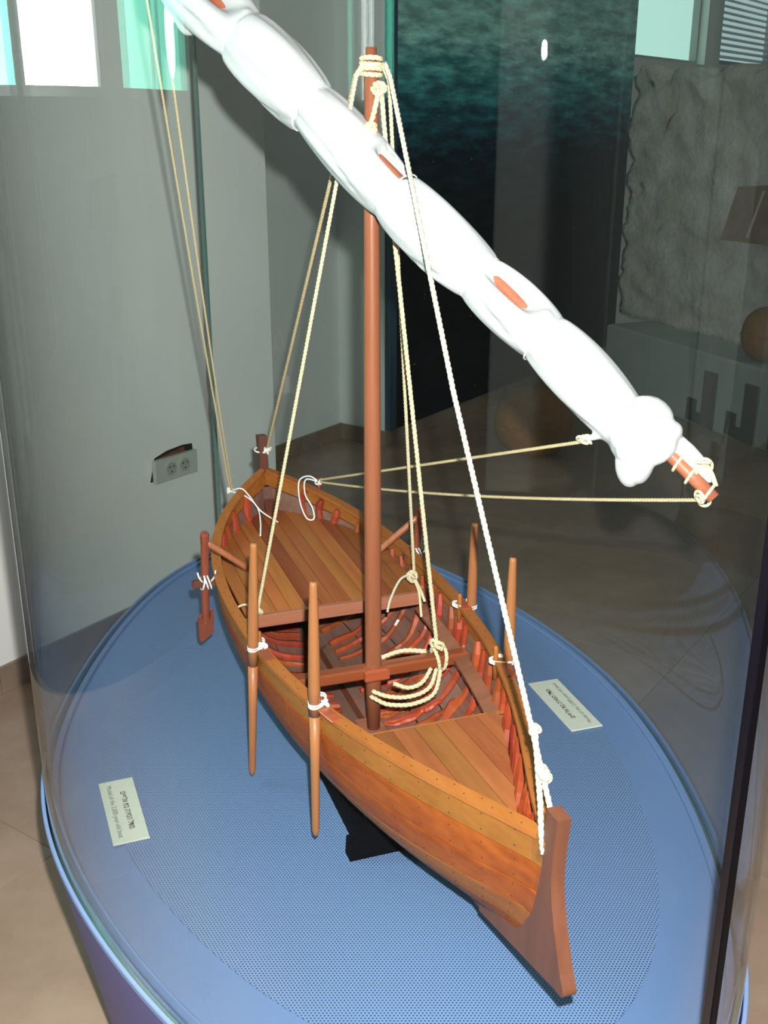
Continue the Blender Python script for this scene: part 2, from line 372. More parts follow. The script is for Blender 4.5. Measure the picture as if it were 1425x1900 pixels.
window('reflected_blinds_window', 'reflected window with horizontal blinds, built into the wall at upper right', 8.74, 10.2, 1.96, 2.9, NP, 'glow_grey', 0, 24)  # reflection of a window with blinds, added as real geometry

# ------------------------------------------------------------------ sea poster panel
po = room('sea_poster'); tag(po, 'tall dark poster of sea water on the wall behind the mast', 'poster')
p1 = 7.04
o = mesh('print', *box(0, p1-4.345, 0, 0.03, 0, 2.5), 'sea', po); o.location = (4.345, -NP-0.03, 0.084)
mesh('border_strip', *box(4.292, 4.343, -NP-0.034, -NP, 0.084, 2.584), 'poster_edge', po)

# ------------------------------------------------------------------ socket
so = room('wall_socket'); tag(so, 'pale double wall socket hanging crooked from a broken hole', 'socket')
def rot2(x, z, a, cx=2.342, cz=0.500): return cx+(x*math.cos(a)-z*math.sin(a)), cz+(x*math.sin(a)+z*math.cos(a))
def sock(poly, n0, n1, a=0.0): return prism(poly, n0, n1, lambda x, z, h: (*[rot2(x, z, a)[0]], -NA-h, rot2(x, z, a)[1]))
mesh('wall_hole', *sock([(-.10, -.035), (-.075, .040), (-.02, .052), (.05, .055), (.092, .050), (.096, .0), (.09, -.03)], 0.0005, 0.002), 'dark', so)
mesh('cavity_box', *sock([(-.085, -.02), (-.07, .036), (.05, .050), (.07, .0)], 0.002, 0.006), 'brick', so)
o = mesh('cover_plate', *sock([(-.092, -.040), (-.092, .034), (.092, .034), (.092, -.040)], 0.006, 0.022, -0.02), 'plastic', so)
for x in (-.026, .034):
    cir = [(x+.026*math.cos(a), -.003+.026*math.sin(a)) for a in np.linspace(0, 2*math.pi, 20, endpoint=False)]
    ot = mesh('outlet', *sock([(x+.029*math.cos(a), -.003+.029*math.sin(a)) for a in np.linspace(0, 2*math.pi, 20, endpoint=False)], 0.022, 0.0245, -0.02), 'plastic', o)
    oi = mesh('outlet_recess', *sock([(x+.022*math.cos(a), -.003+.022*math.sin(a)) for a in np.linspace(0, 2*math.pi, 20, endpoint=False)], 0.0245, 0.0248, -0.02), flat('socket_recess', (0.36, 0.38, 0.34), 0.5), o)
    for dx, dz in ((-.009, .007), (.009, .007), (0, -.010)):
        mesh('contact_hole', *sock([(x+dx+.003*math.cos(a), -.003+dz+.003*math.sin(a)) for a in np.linspace(0, 2*math.pi, 8, endpoint=False)], 0.0248, 0.0251, -0.02), 'dark', o)

# ------------------------------------------------------------------ glass reflections built as solids: stone, plinth, letters, brown discs (right background)
S0 = np.array([1.492, 6.086]); S1 = np.array([1.881, 5.136]); sd = (S1-S0)/np.linalg.norm(S1-S0); sn = np.array([-sd[1], sd[0]])  # sn points away
if sn@np.array([0, -1.0]) > 0: sn = -sn
SR = math.atan2(sd[1], sd[0])
stone = empty('stone_reflection', (*(S0+sn*0.46-sd*0.74), 0), SR); tag(stone, 'reflection of rough stone, built as a solid at right behind the case', 'stone slab')
sgn = 1.0 if np.cross(sd, sn) > 0 else -1.0           # local +y is to the left of sd
nx, nz = 60, 50; v = []; f = []
g = np.random.default_rng(3); bumps = g.normal(0, 1, (nx+1, nz+1))
for it in range(2): bumps = (bumps+np.roll(bumps, 1, 0)+np.roll(bumps, -1, 0)+np.roll(bumps, 1, 1)+np.roll(bumps, -1, 1))/5
top = 1.80+0.03*np.sin(np.arange(nx+1)*.7)+g.normal(0, .012, nx+1); lef = 0.03*np.sin(np.arange(nz+1)*.6)+g.normal(0, .012, nz+1)
for side in (0, 1):
    for i in range(nx+1):
        for k in range(nz+1):
            x = 2.6*i/nx+lef[k]*(1-i/nx); z = 0.4+(top[i]-0.4)*k/nz
            y = (-0.16 if side == 0 else 0.16)+bumps[i, k]*0.03
            v.append((x, y*sgn, z))
A = lambda s_, i, k: s_*(nx+1)*(nz+1)+i*(nz+1)+k
for i in range(nx):
    for k in range(nz):
        f += [(A(0, i, k), A(0, i+1, k), A(0, i+1, k+1), A(0, i, k+1)), (A(1, i, k), A(1, i, k+1), A(1, i+1, k+1), A(1, i+1, k))]
for i in range(nx):
    f += [(A(0, i, nz), A(0, i+1, nz), A(1, i+1, nz), A(1, i, nz)), (A(0, i, 0), A(1, i, 0), A(1, i+1, 0), A(0, i+1, 0))]
for k in range(nz):
    f += [(A(0, 0, k), A(0, 0, k+1), A(1, 0, k+1), A(1, 0, k)), (A(0, nx, k), A(1, nx, k), A(1, nx, k+1), A(0, nx, k+1))]
mesh('stone_body', v, f, 'stone', stone, True)
mesh('brown_inset', *prism([(.96, .94), (1.06, 1.22), (1.80, 1.28), (1.80, .96)], -0.20*sgn, -0.165*sgn, lambda x, z, h: (x, h, z)), 'patch', stone)
for x in (1.17, 1.40): mesh('scratch', *prism([(x, .97), (x+.012, .97), (x+.10, 1.21), (x+.088, 1.21)], -0.205*sgn, -0.2*sgn, lambda x, z, h: (x, h, z)), 'stone', stone)
pl = empty('plinth_reflection', (*S0, 0), SR); tag(pl, 'reflection of a grey band with dark letters, built as a solid plinth', 'plinth')
mesh('plinth_body', *bevbox(-0.40, 2.6, min(0, .72*sgn), max(0, .72*sgn), 0, 0.40, 0.01), 'plinth', pl)
Jp = [(0, 0), (.17, 0), (.17, .34), (.235, .36), (.235, -.06), (0, -.06)]
for x in (.42, .74, 1.06):
    P_ = [(x, .02), (x, .14), (x+.07, .14), (x+.07, .075), (x+.12, .075), (x+.12, .31), (x+.22, .31), (x+.22, .01)]
    mesh('reflected_letter', *prism(P_, -0.012*sgn, 0.0, lambda x, z, h: (x, h, z)), 'letter', pl)
def reflected_disc(name, label, loc, rx, hz):  # solid body for a round brown reflection
    root = empty(name, loc); tag(root, label, 'reflected_disc'); v = []; f = []; nu, nv = 28, 14
    for i in range(nv+1):
        a = math.pi*i/nv
        for j in range(nu):
            b_ = 2*math.pi*j/nu; k = 1+0.015*math.cos(8*b_)
            v.append((rx*math.sin(a)**.8*math.cos(b_)*k, rx*math.sin(a)**.8*math.sin(b_)*k, hz/2*(1-math.copysign(abs(math.cos(a))**.85, math.cos(a)))))
    for i in range(nv):
        for j in range(nu): f.append((i*nu+j, i*nu+(j+1) % nu, (i+1)*nu+(j+1) % nu, (i+1)*nu+j))
    mesh('body', v, f, 'reflected_disc', root, True)
    mesh('seam', *ring((0, 0, hz/2), (0, 0, 1), rx*1.003, 0.004, seg=40), 'reflected_disc', root, True)
    mesh('top_button', *tube([(0, 0, hz-.004), (0, 0, hz+.003), (0, 0, hz+.006)], [.018, .016, .006], 10), 'reflected_disc', root, True)
reflected_disc('disc_reflection', 'dark brown round reflection, built as a solid on the floor behind the case', (0.735, 5.10, 0), 0.19, 0.335)
pc = S0+sd*0.80+sn*0.155
reflected_disc('disc_reflection', 'brown round reflection, built as a solid at the right edge', (pc[0], pc[1], 0.40), 0.135, 0.27)

# ------------------------------------------------------------------ display case (plan curve in world XY, platform top z = ZP)
ZP = 0.5; CC = np.array([-0.05, 1.72])
co = [2.3482, 0.026, 1.0266, 0.0294, -0.0231, -0.0171, 0.5862, 0.0684, -0.0776]
def rimpt(th, off=0.0):
    def P(t):
        R = 1/math.sqrt(sum(co[k]*math.cos(k*t) for k in range(5))+sum(co[4+k]*math.sin(k*t) for k in range(1, 5))); return CC+R*np.array([math.cos(t), math.sin(t)])
    p = P(th); tg = P(th+1e-4)-P(th-1e-4); tg /= np.linalg.norm(tg); return p+np.array([tg[1], -tg[0]])*off
case = empty('display_case', (*CC, 0)); tag(case, 'oval glass display case on a blue plinth around the boat', 'display case')
NR = 180; TH = np.linspace(0, 2*math.pi, NR, endpoint=False)
def loft(profile, closed_in=False):
    v = []; f = []
    for off, z in profile:
        for th in TH: p = rimpt(th, off)-CC; v.append((p[0], p[1], z))
    for i in range(len(profile)-1):
        for j in range(NR): k = (j+1) % NR; f.append((i*NR+j, i*NR+k, (i+1)*NR+k, (i+1)*NR+j))
    return v, f
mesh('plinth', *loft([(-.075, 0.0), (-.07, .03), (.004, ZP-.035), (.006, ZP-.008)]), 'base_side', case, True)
mesh('outer_lip', *loft([(.006, ZP-.008), (.0085, ZP-.006), (.0085, ZP+.001), (.0075, ZP+.0025), (.003, ZP+.0025), (.002, ZP+.001), (.002, ZP-.012)]), 'lip', case)
mesh('inner_lip', *loft([(-.0095, ZP-.012), (-.0095, ZP+.003), (-.011, ZP+.005), (-.020, ZP+.005), (-.022, ZP+.003), (-.022, ZP-.002)]), 'base', case)
v, f = loft([(-.0005, ZP-.012), (-.0215, ZP-.0015), (-.0215, ZP)]); v = v[NR:]; f = [tuple(i-NR for i in q) for q in f[NR:]]
v += [(*(rimpt(th, .0015)-CC), ZP-.012) for th in TH]
f.append(tuple(NR+j for j in range(NR)))
mesh('deck_plate', v, f, 'base', case)
SC = 0.835; v = [(*((rimpt(th)-CC)*SC), ZP) for th in TH]+[(*((rimpt(th)-CC)*SC), ZP+.0018) for th in TH]
f = [tuple(range(NR, 2*NR))]+[(j, (j+1) % NR, NR+(j+1) % NR, NR+j) for j in range(NR)]
mesh('perforated_sheet', v, f, 'perf', case)
def panel(name, t0, t1, z0, z1, label):
    n = 90; v = []; f = []; ths = np.linspace(t0, t1, n+1)
    for off in (0.0, -0.008):
        for z in (z0, z1):
            for th in ths: p = rimpt(th, off)-CC; v.append((p[0], p[1], z))
    m = n+1; mi = []; K = 4*m; v = v+v                       # second copy of the vertices for the narrow edge faces
    for i in range(n):
        f.append((i, i+1, m+i+1, m+i)); mi.append(0); f.append((2*m+i, 3*m+i, 3*m+i+1, 2*m+i+1)); mi.append(0)
        f.append((K+m+i, K+m+i+1, K+3*m+i+1, K+3*m+i)); mi.append(1); f.append((K+i, K+2*m+i, K+2*m+i+1, K+i+1)); mi.append(1)
    for i in (0, n): f.append((K+i, K+m+i, K+3*m+i, K+2*m+i)); mi.append(1)
    o = mesh(name, v, f, None, case, True, ['glass', 'edge'], mi); tag(o, label); return o
TB = math.radians(296.3); TSm = math.radians(113.2)
panel('glass_panel', TSm+.003, TB-.0075, ZP-.010, ZP+1.62, 'curved clear glass panel, left and front')
panel('glass_panel', TB+.0075, TSm+2*math.pi-.003, ZP-.010, ZP+1.62, 'curved clear glass panel, right and back')
a = rimpt(TB-.0078, .0008)-CC; b_ = rimpt(TB+.0078, .0008)-CC; c_ = rimpt(TB+.0078, -.009)-CC; d_ = rimpt(TB-.0078, -.009)-CC
o = mesh('edge_seal', [(*p, z) for z in (ZP-.010, ZP+1.62) for p in (a, b_, c_, d_)], [(3, 2, 1, 0), (4, 5, 6, 7), (0, 1, 5, 4), (1, 2, 6, 5), (2, 3, 7, 6), (3, 0, 4, 7)], 'seal', case)
tag(o, 'dark vertical edge seal of the glass')

# ------------------------------------------------------------------ label cards
def text_mesh(txt, size, name, mat, parent, loc, width=None, bold=0.0):
    cu = bpy.data.curves.new('txt', 'FONT'); cu.body = txt; cu.size = size; cu.align_x = 'CENTER'; cu.align_y = 'CENTER'; cu.extrude = 0.0001; cu.offset = bold
    to = bpy.data.objects.new('txt', cu); COL.objects.link(to); bpy.context.view_layer.update()
    me = bpy.data.meshes.new_from_object(to.evaluated_get(bpy.context.evaluated_depsgraph_get()))
    bpy.data.objects.remove(to); me.materials.clear(); me.materials.append(M[mat]); me.name = name
    o = bpy.data.objects.new(name, me); link(o, parent); o.location = loc
    if width and len(me.vertices):
        xs = [v_.co.x for v_ in me.vertices]; k = width/(max(xs)-min(xs)); o.scale = (k, 1.0, 1)
    return o
HEB = '\u05de\u05d5\u05d3\u05dc \u05d4\u05e1\u05d9\u05e8\u05d4 \u05d1\u05ea \u05d0\u05dc\u05e4\u05d9\u05d9\u05dd'[::-1]
def card(label, c4, tilt=0.0):
    c4 = np.array(c4); ctr = c4.mean(0); t_ = (c4[1]-c4[0]+c4[2]-c4[3])/2; L = np.linalg.norm(t_); u_ = (c4[3]-c4[0]+c4[2]-c4[1])/2; H_ = np.linalg.norm(u_)
    root = empty('label_card', (*ctr, ZP+.002), math.atan2(t_[1], t_[0])); tag(root, label, 'label card', 'label cards on the blue platform')
    mesh('card', *bevbox(-L/2, L/2, -H_/2, H_/2, 0, .003, .0007), 'card', root)
    text_mesh(HEB, .0135, 'hebrew_text', 'ink', root, (0.003, H_*.11, .0031), L*.60, 0.00015)
    text_mesh('Model of the 2,000-year-old boat', .0115, 'english_text', 'ink2', root, (0, -H_*.24, .0031), L*.84)
card('white label card at left of the boat, text facing left', [(-.4779, 1.5389), (-.4145, 1.3769), (-.3637, 1.3993), (-.4262, 1.5625)])
card('white label card at right of the boat, text facing the back wall', [(.4008, 1.7319), (.344, 1.9025), (.2857, 1.8829), (.3423, 1.7022)])

# ------------------------------------------------------------------ the boat : local x = towards bow, y = starboard of picture (right), z = up from platform
ML = (-0.01772, 1.58310); BR = math.atan2(-0.94552, 0.32557)
boat = empty('model_boat', (*ML, ZP), BR); tag(boat, 'varnished wooden model sailing boat with mast and furled white sail', 'model boat')
pp = [0.2568, 0.0189, 0.0222, -0.0217, 0.0328, 0.1742, -0.0519, 0.0554, -0.0866, -0.0262, 0.0196]
U0, U1 = -0.8067, 0.6549
def S_(tau): t = 2*tau-1; return pp[0]+pp[1]*t+pp[2]*t*t+pp[3]*t**3+pp[4]*t**4
def B_(tau):
    t = 2*tau-1; return max((1-t*t)*(pp[5]+pp[6]*t+pp[7]*t*t+pp[8]*t**3+pp[9]*t**4)+pp[10]*math.sqrt(max(0, 1-t*t)), 0.0075)
def K_(tau): t = 2*tau-1; return 0.060+(0.052*t**3 if t > 0 else 0.030*t**4)
def ust(s): return U0+0.03+0.11*s**1.5
def ubow(s): return float(np.interp(s, [0, .3, .5, .75, 1], [.632, .628, .612, .585, .53]))
def hull(tau, s, off=0.0):
    if off:
        e_ = 2e-3; p = hull(tau, s)
        t1 = min(1, tau+e_); t0 = max(0, tau-e_); s1 = min(1, s+e_); s0 = max(0, s-e_)
        a_ = hull(t1, s)-hull(t0, s); c_ = hull(tau, s1)-hull(tau, s0); n = np.cross(c_, a_); n /= np.linalg.norm(n)+1e-12
        if n[1] > 0 and p[1] > 0.003: n = -n                # inward for the right half
        q = p+n*off; q[1] = max(q[1], 0.0); return q
    u = ust(s)+(ubow(s)-ust(s))*tau; t = abs(2*tau-1)
    e1 = 0.76+1.24*t**8; e2 = 0.84+1.16*t**8; a = s*math.pi/2
    top = S_(tau)-0.006; k = K_(tau)
    y = B_(tau)*max(math.cos(a), 0)**e1; z = top-(top-k)*math.sin(a)**e2
    return np.array([u, max(y, 0.006), z])
def mir(p, sd_): return np.array([p[0], p[1]*sd_, p[2]])
PT = 0.007
FM = [0, .15, .38, .62, .83, .95, 1.0]; FB = [0, .20, .42, .62, .79, .92, 1.0]     # strake edges as a share of the hull depth, amidships and at the bow
def sbf(k, tau):
    w_ = min(max((tau-.45)/.55, 0), 1); w_ = w_*w_*(3-2*w_); f_ = FM[k]+(FB[k]-FM[k])*w_
    return 2/math.pi*math.asin(f_**(1/(0.84+1.16*abs(2*tau-1)**8)))
for sd_ in (-1, 1):
    for k in range(6):
        cut = [0.44, 0.62, 0.36, 0.56, 0.48, 0.4][k]+(0.05 if sd_ > 0 else 0)
        for t0, t1 in ((0, cut), (cut, 1)):
            n = 26; m_ = 4; v = []; f = []; mi = []
            taus = np.linspace(t0+(0.0006 if t0 else 0), t1-(0.0006 if t1 < 1 else 0), n+1)
            for off in (0.0, PT):
                for ta in taus:
                    for s in np.linspace(sbf(k, ta)+.005, sbf(k+1, ta)-.005, m_+1):
                        v.append(mir(hull(ta, s, off), sd_))
            I = lambda o_, i, j: o_*(n+1)*(m_+1)+i*(m_+1)+j
            for i in range(n):
                for j in range(m_):
                    f.append((I(0, i, j), I(0, i, j+1), I(0, i+1, j+1), I(0, i+1, j))); mi.append(0)
                    f.append((I(1, i, j), I(1, i+1, j), I(1, i+1, j+1), I(1, i, j+1))); mi.append(1 if k > 0 else 0)
            for i in range(n):
                f.append((I(0, i, 0), I(0, i+1, 0), I(1, i+1, 0), I(1, i, 0))); mi.append(0)
                f.append((I(0, i, m_), I(1, i, m_), I(1, i+1, m_), I(0, i+1, m_))); mi.append(0)
            for j in range(m_):
                f.append((I(0, 0, j), I(1, 0, j), I(1, 0, j+1), I(0, 0, j+1))); mi.append(0)
                f.append((I(0, n, j), I(0, n, j+1), I(1, n, j+1), I(1, n, j))); mi.append(0)
            if sd_ < 0: f = [tuple(reversed(q)) for q in f]
            o = mesh('strake_plank', v, f, None, boat, False, ['strake_light' if k in (0, 3) else 'strake', 'inner'], mi)
# gunwale caps
def rail_pt(tau, inset): 
    p = hull(tau, 0); q = hull(min(1, tau+.002), 0)-hull(max(0, tau-.002), 0); q /= np.linalg.norm(q); n = np.array([-q[1], q[0], 0.]); n /= np.linalg.norm(n)
    if n[1] > 0: n = -n
    r = p+n*inset; r[1] = max(r[1], 0.002); return r
for sd_ in (-1, 1):
    v = []; f = []; n = 80
    for i in range(n+1):
        ta = 0.004+0.980*i/n
        for ins, dz in ((-.003, -.001), (-.003, .006), (.0155, .006), (.0155, -.001)):
            p = rail_pt(ta, ins); v.append((p[0], p[1]*sd_, p[2]+dz))
    for i in range(n):
        for j in range(4): k = (j+1) % 4; f.append((4*i+j, 4*i+k, 4*i+4+k, 4*i+4+j))
    f += [(3, 2, 1, 0), (4*n, 4*n+1, 4*n+2, 4*n+3)]
    mesh('gunwale', v, f, 'rail', boat)
# keel, stem, stern post
v = []; f = []; n = 30
for i in range(n+1):
    u = -0.64+1.11*i/n; z = K_((u+.667)/1.197)+0.002
    for y, dz in ((-.0085, 0), (.0085, 0), (.0075, -.016), (-.0075, -.016)): v.append((u, y, z+dz))
for i in range(n):
    for j in range(4): k = (j+1) % 4; f.append((4*i+j, 4*i+k, 4*i+4+k, 4*i+4+j))
f += [(3, 2, 1, 0), (4*n, 4*n+1, 4*n+2, 4*n+3)]
mesh('keel', v, f, 'stem', boat)
def strip_prism(outer, inner, hw, taper=None):
    v = []; f = []; n = len(outer)
    for i in range(n):
        for (p, y) in ((outer[i], -hw), (outer[i], hw), (inner[i], hw), (inner[i], -hw)): v.append((p[0], y, p[1]))
    for i in range(n-1):
        for j in range(4): k = (j+1) % 4; f.append((4*i+j, 4*i+k, 4*i+4+k, 4*i+4+j))
    f += [(3, 2, 1, 0), (4*n-4, 4*n-3, 4*n-2, 4*n-1)]; return v, f
def sp2(P, m=6): return [(x, z) for x, _, z in spline([(p[0], 0, p[1]) for p in P], m)]
so_ = sp2([(.648, .346), (.643, .30), (.643, .255), (.655, .21), (.672, .168), (.684, .141), (.66, .133), (.60, .117), (.53, .098), (.46, .079)])
si_ = sp2([(.622, .346), (.620, .31), (.619, .265), (.610, .22), (.601, .19), (.590, .17), (.575, .148), (.555, .132), (.50, .112), (.46, .096)])
mesh('stem_post', *strip_prism(so_, si_, .0085), 'stem', boat)
to_ = sp2([(-.808, .383), (-.800, .33), (-.805, .28), (-.80, .22), (-.765, .14), (-.70, .07), (-.64, .052)])
ti_ = sp2([(-.775, .388), (-.772, .33), (-.770, .28), (-.765, .22), (-.725, .14), (-.67, .09), (-.62, .074)])
mesh('stern_post', *strip_prism(to_, ti_, .0095), 'stem', boat)
mesh('stern_apron', *strip_prism([(-.770, .275), (-.765, .25), (-.752, .222)], [(-.752, .275), (-.742, .25), (-.705, .222)], .012), 'stem', boat)
mesh('bow_apron', *strip_prism([(.622, .288), (.615, .27)], [(.585, .284), (.58, .266)], .010), 'foredeck', boat)
# frames
def frame(tau, sd_, s0, s1, w_, h_, seed, lift=0.0):
    seed += 5
    g = np.random.default_rng(seed); n = 16; P = []
    ph = g.uniform(0, 6, 3)
    for i in range(n+1):
        s = s0+(s1-s0)*i/n; dt = 0.0035*math.sin(ph[0]+i*.5)+0.002*math.sin(ph[1]+i*1.3)
        p = hull(min(.985, max(.02, tau+dt)), s, PT+h_*0.4+lift); P.append((p[0], p[1]*sd_, p[2]))
    rad = [w_*(1+0.22*math.sin(ph[2]+i*.9))*g.uniform(.9, 1.1)*(0.75 if i in (0, n) else 1) for i in range(n+1)]
    return tube(P, rad, 7, True, [h_/w_]*(n+1))
nf = 27
for i in range(nf):
    tau = 0.055+0.89*i/(nf-1)
    for sd_ in (-1, 1):
        jit = 0.006*math.sin(i*2.1+sd_)
        mesh('frame', *frame(tau+jit, sd_, 0.035, 0.955 if 2 < i < nf-3 else 0.8, .0068, .0075, 10*i+sd_), 'red', boat, False)
for i in range(11):
    tau = 0.40+0.0262*i
    for sd_ in (-1, 1):
        a0 = 0.56+0.10*math.sin(i*1.7+sd_); 
        mesh('floor_timber', *frame(tau, sd_, a0, 0.95, .0052, .007, 300+10*i+sd_), 'red', boat, False)
# patches of bottom ceiling planks
def interior_y(u, z):
    tau = (u-ust(0))/(ubow(0)-ust(0)); tau = min(max(tau, 0), 1); lo, hi = 0, 1
    for _ in range(30):
        m_ = (lo+hi)/2
        if hull(tau, m_)[2] > z: lo = m_
        else: hi = m_
    return hull(tau, lo)[1]
# decks
def deck(name, ufront, uend, zf, widths, mat, sign, labelname, margin=0.0115):
    root = mesh_root = boat
    total = sum(widths); y = -total/2; first = None; planks = []
    lim = np.linspace(0, 1, 60)
    for wdt in widths:
        y0, y1 = y+.0006, y+wdt-.0006; y = y+wdt
        pts = []
        for yy in np.linspace(y0, y1, 5):
            best = None
            for q in lim:
                u = ufront+(uend-ufront)*q
                if interior_y(u, zf(u)) - margin >= abs(yy): best = u
                else: break
            pts.append((best if best is not None else ufront, yy))
        if all(abs(p[0]-ufront) < 0.01 for p in pts): continue
        poly = [(ufront, y0)]+pts+[(ufront, y1)]
        planks.append(poly)
    rootm = None
    for poly in planks:
        n = len(poly); v = [(p[0], p[1], zf(p[0])) for p in poly]+[(p[0], p[1], zf(p[0])-.006) for p in poly]
        f = [tuple(range(n)), tuple(range(2*n-1, n-1, -1))]+[(i, n+i, n+(i+1) % n, (i+1) % n) for i in range(n)]
        if sign > 0: f = [tuple(reversed(q)) for q in f]
        yield v, f
aft = empty('aft_deck'); aft.parent = boat
for v, f in deck('aft', -0.205, -0.775, lambda u: 0.228, [0.026, .031, .026, .030, .029, .024, .030, .028, .031, .026, .030, .027], 'deck', -1, 'aft'):
    mesh('plank', v, f, 'deck', aft)
mesh('deck_beam', *bevbox(-.205, -.194, -.158, .158, .206, .2295, .001), 'beam', aft)
fore = empty('fore_deck'); fore.parent = boat
for v, f in deck('fore', 0.235, 0.60, lambda u: 0.227+0.075*(u-.235), [0.03, .031, .028, .033, .034, .03, .033, .03, .03], 'foredeck', 1, 'fore', 0.026):
    mesh('plank', v, f, 'foredeck', fore)
mesh('deck_edge', *bevbox(.232, .2355, -.099, .099, .219, .2272, .0006), 'foredeck', fore)
# stringers
for sd_ in (-1, 1):
    P0 = np.array([-.20, .160*sd_, .192]); P1 = np.array([.236, .118*sd_, .196]); v = []; f = []
    for i in range(13):
        q = i/12; p = P0+(P1-P0)*q; p[1] += sd_*0.010*4*q*(1-q)
        for dy, dz in ((-.011, .004), (.011, .010), (.012, .004), (-.010, -.003)): v.append((p[0], p[1]+dy*sd_, p[2]+dz))
    for i in range(12):
        for j in range(4): k = (j+1) % 4; f.append((4*i+j, 4*i+k, 4*i+4+k, 4*i+4+j))
    f += [(3, 2, 1, 0), (48, 49, 50, 51)]
    mesh('stringer', v, f, 'beam', boat)
# mast thwart
th_ = mesh('mast_thwart', *bevbox(-.012, .012, -.168, .168, .186, .206, .003), 'thwart', boat)
mesh('mast_clamp', *bevbox(-.005, .022, -.021, .021, .184, .2065, .004), 'thwart', th_)
mesh('mast_step', *bevbox(-.035, .035, -.022, .022, .066, .088, .003), 'beam', boat)
mz = np.array([.080, .20, .50, .90, 1.118, 1.120, 1.142]); mr = [.0108, .0135, .0132, .0112, .0098, .0078, .0075]
mast = mesh('mast', *tube([(0.001*math.sin(z), 0, z) for z in mz], mr, 20), 'mast', boat, True)
# thole pins and mooring pins
for u, y, z in ((-.035, -.181, .254), (.185, -.147, .262), (-.065, .180, .254), (.150, .150, .262)):
    mesh('thole_pin', *tube([(u, y, z-.03), (u, y, z+.022), (u, y, z+.026)], [.0042, .004, .0025], 8), 'rail', boat, True)
mesh('belaying_pin', *tube([(-.668, .098, .25), (-.668, .098, .312)], .0042, 8), 'red', boat, True)
for u, sd_ in ((-.005, -1), (.215, -1), (-.085, 1), (.175, 1)):
    ta = (u-ust(0))/(ubow(0)-ust(0)); p = rail_pt(ta, .006)
    o = mesh('tholeboard', *bevbox(-.020, .020, -.0085, .0085, 0, .0035, .001), 'thwart', boat); o.location = (p[0]+.02, p[1]*sd_, p[2]+.006)
    p2 = rail_pt(ta+.01, .006); d = p2-p; o.rotation_euler = (0, 0, math.atan2(d[1]*sd_, d[0]))
# nails
mb = MB()
def nail(p, n, r=.0016):
    n = np.asarray(n)/np.linalg.norm(n); a = np.cross(n, [0.3, .5, .8]); a /= np.linalg.norm(a); c = np.cross(n, a); p = np.asarray(p)
    v = [p+r*(a*math.cos(q)+c*math.sin(q)) for q in np.linspace(0, 2*math.pi, 6, endpoint=False)]+[p+n*.0009]
    mb.add(v, [(i, (i+1) % 6, 6) for i in range(6)])
for sd_ in (-1, 1):
    for i in range(62):
        ta = .02+.96*i/61; p = rail_pt(ta, .003+.007*(i % 2)); nail((p[0], p[1]*sd_, p[2]+.0061), (0, 0, 1), .0013)
    for i in range(26):
        ta = .04+.92*i/25
        for k in range(6):
            for q in (.22, .78):
                s = sbf(k, ta)+(sbf(k+1, ta)-sbf(k, ta))*q; p = hull(ta, s, -.0003)
                pn = hull(ta, s, -.01); nail(mir(p, sd_), mir(pn-p, sd_), .0013)
tag(mb.build('nails', 'nail', boat), 'dark nail heads', kind='stuff')

# ------------------------------------------------------------------ yard and furled sail
Y = np.array([.041, .008, .985]); T = np.array([.442, .30, .608]); D = T-Y
e3 = D/np.linalg.norm(D); camL = np.array([0.42*0+1.49, 0.53, 1.05])   # viewer side of the yard
cl = np.array([.32557*(0-ML[0])+(-.94552)*(0-ML[1]), .94552*(0-ML[0])+.32557*(0-ML[1]), 1.05])-Y
ec = cl-e3*(cl@e3); ec /= np.linalg.norm(ec); eu = np.cross(ec, e3); eu = eu if eu[2] > 0 else -eu
ks = np.linspace(-.92, 1.0, 24)
yr = [.0085+.0025*(1-abs(k)) for k in ks]
yard = mesh('yard', *tube([Y+D*k for k in ks], yr, 12), 'yard', boat, True)
ties = [-1.0, -.74, -.484, -.237, .058, .326, .521, .775, .90]
nk, na = 300, 40; kk = np.linspace(-.80, .835, nk); v = []; f = []
slits = [(-.76, -.50, .62), (-.05, .07, 1.2), (.32, .49, .62)]
for i, k in enumerate(kk):
    j = max(q for q in range(len(ties)) if ties[q] <= k); q = (k-ties[j])/(ties[j+1]-ties[j])
    R = (.0425-.006*k)*(0.82+0.20*math.sin(math.pi*min(max(q, 0), 1))**0.6)
    R *= (1+.05*math.sin(5*k+j*2.0))
    if i < 6: R *= .2+.8*i/6
    if i > nk-5: R *= .5+.5*(nk-1-i)/5
    ctr = Y+D*k-eu*(.013+.004*math.sin(7*k+1))-ec*0.004
    for a_ in range(na):
        a = 2*math.pi*a_/na                                        # 0 = towards viewer, pi/2 = up across the yard
        am = 1.0+1.2*max(0, -k); r = R*(1+am*(.032*math.sin(3*a+6*k+j)+.020*math.sin(7*a-14*k+2*j)+.011*math.sin(13*a+9*k+j)))
        fold = math.exp(-((a-(5.2+.5*math.sin(9*k+j)))/.10)**2); r *= 1-.10*fold*math.sin(math.pi*q)
        for (k0, k1, ang) in slits:
            if k0 < k < k1:
                wv_ = math.sin(math.pi*(k-k0)/(k1-k0)); g_ = math.exp(-((a-ang)/.42)**4); r = r*(1-g_*wv_)+min(r, .004)*g_*wv_
        v.append(ctr+ec*r*math.cos(a)+eu*r*math.sin(a)*1.02)
for i in range(nk-1):
    for a_ in range(na):
        b_ = (a_+1) % na; f.append((i*na+a_, i*na+b_, (i+1)*na+b_, (i+1)*na+a_))
f += [tuple(range(na-1, -1, -1)), tuple((nk-1)*na+q for q in range(na))]
sm = MB(); sm.add(v, f)
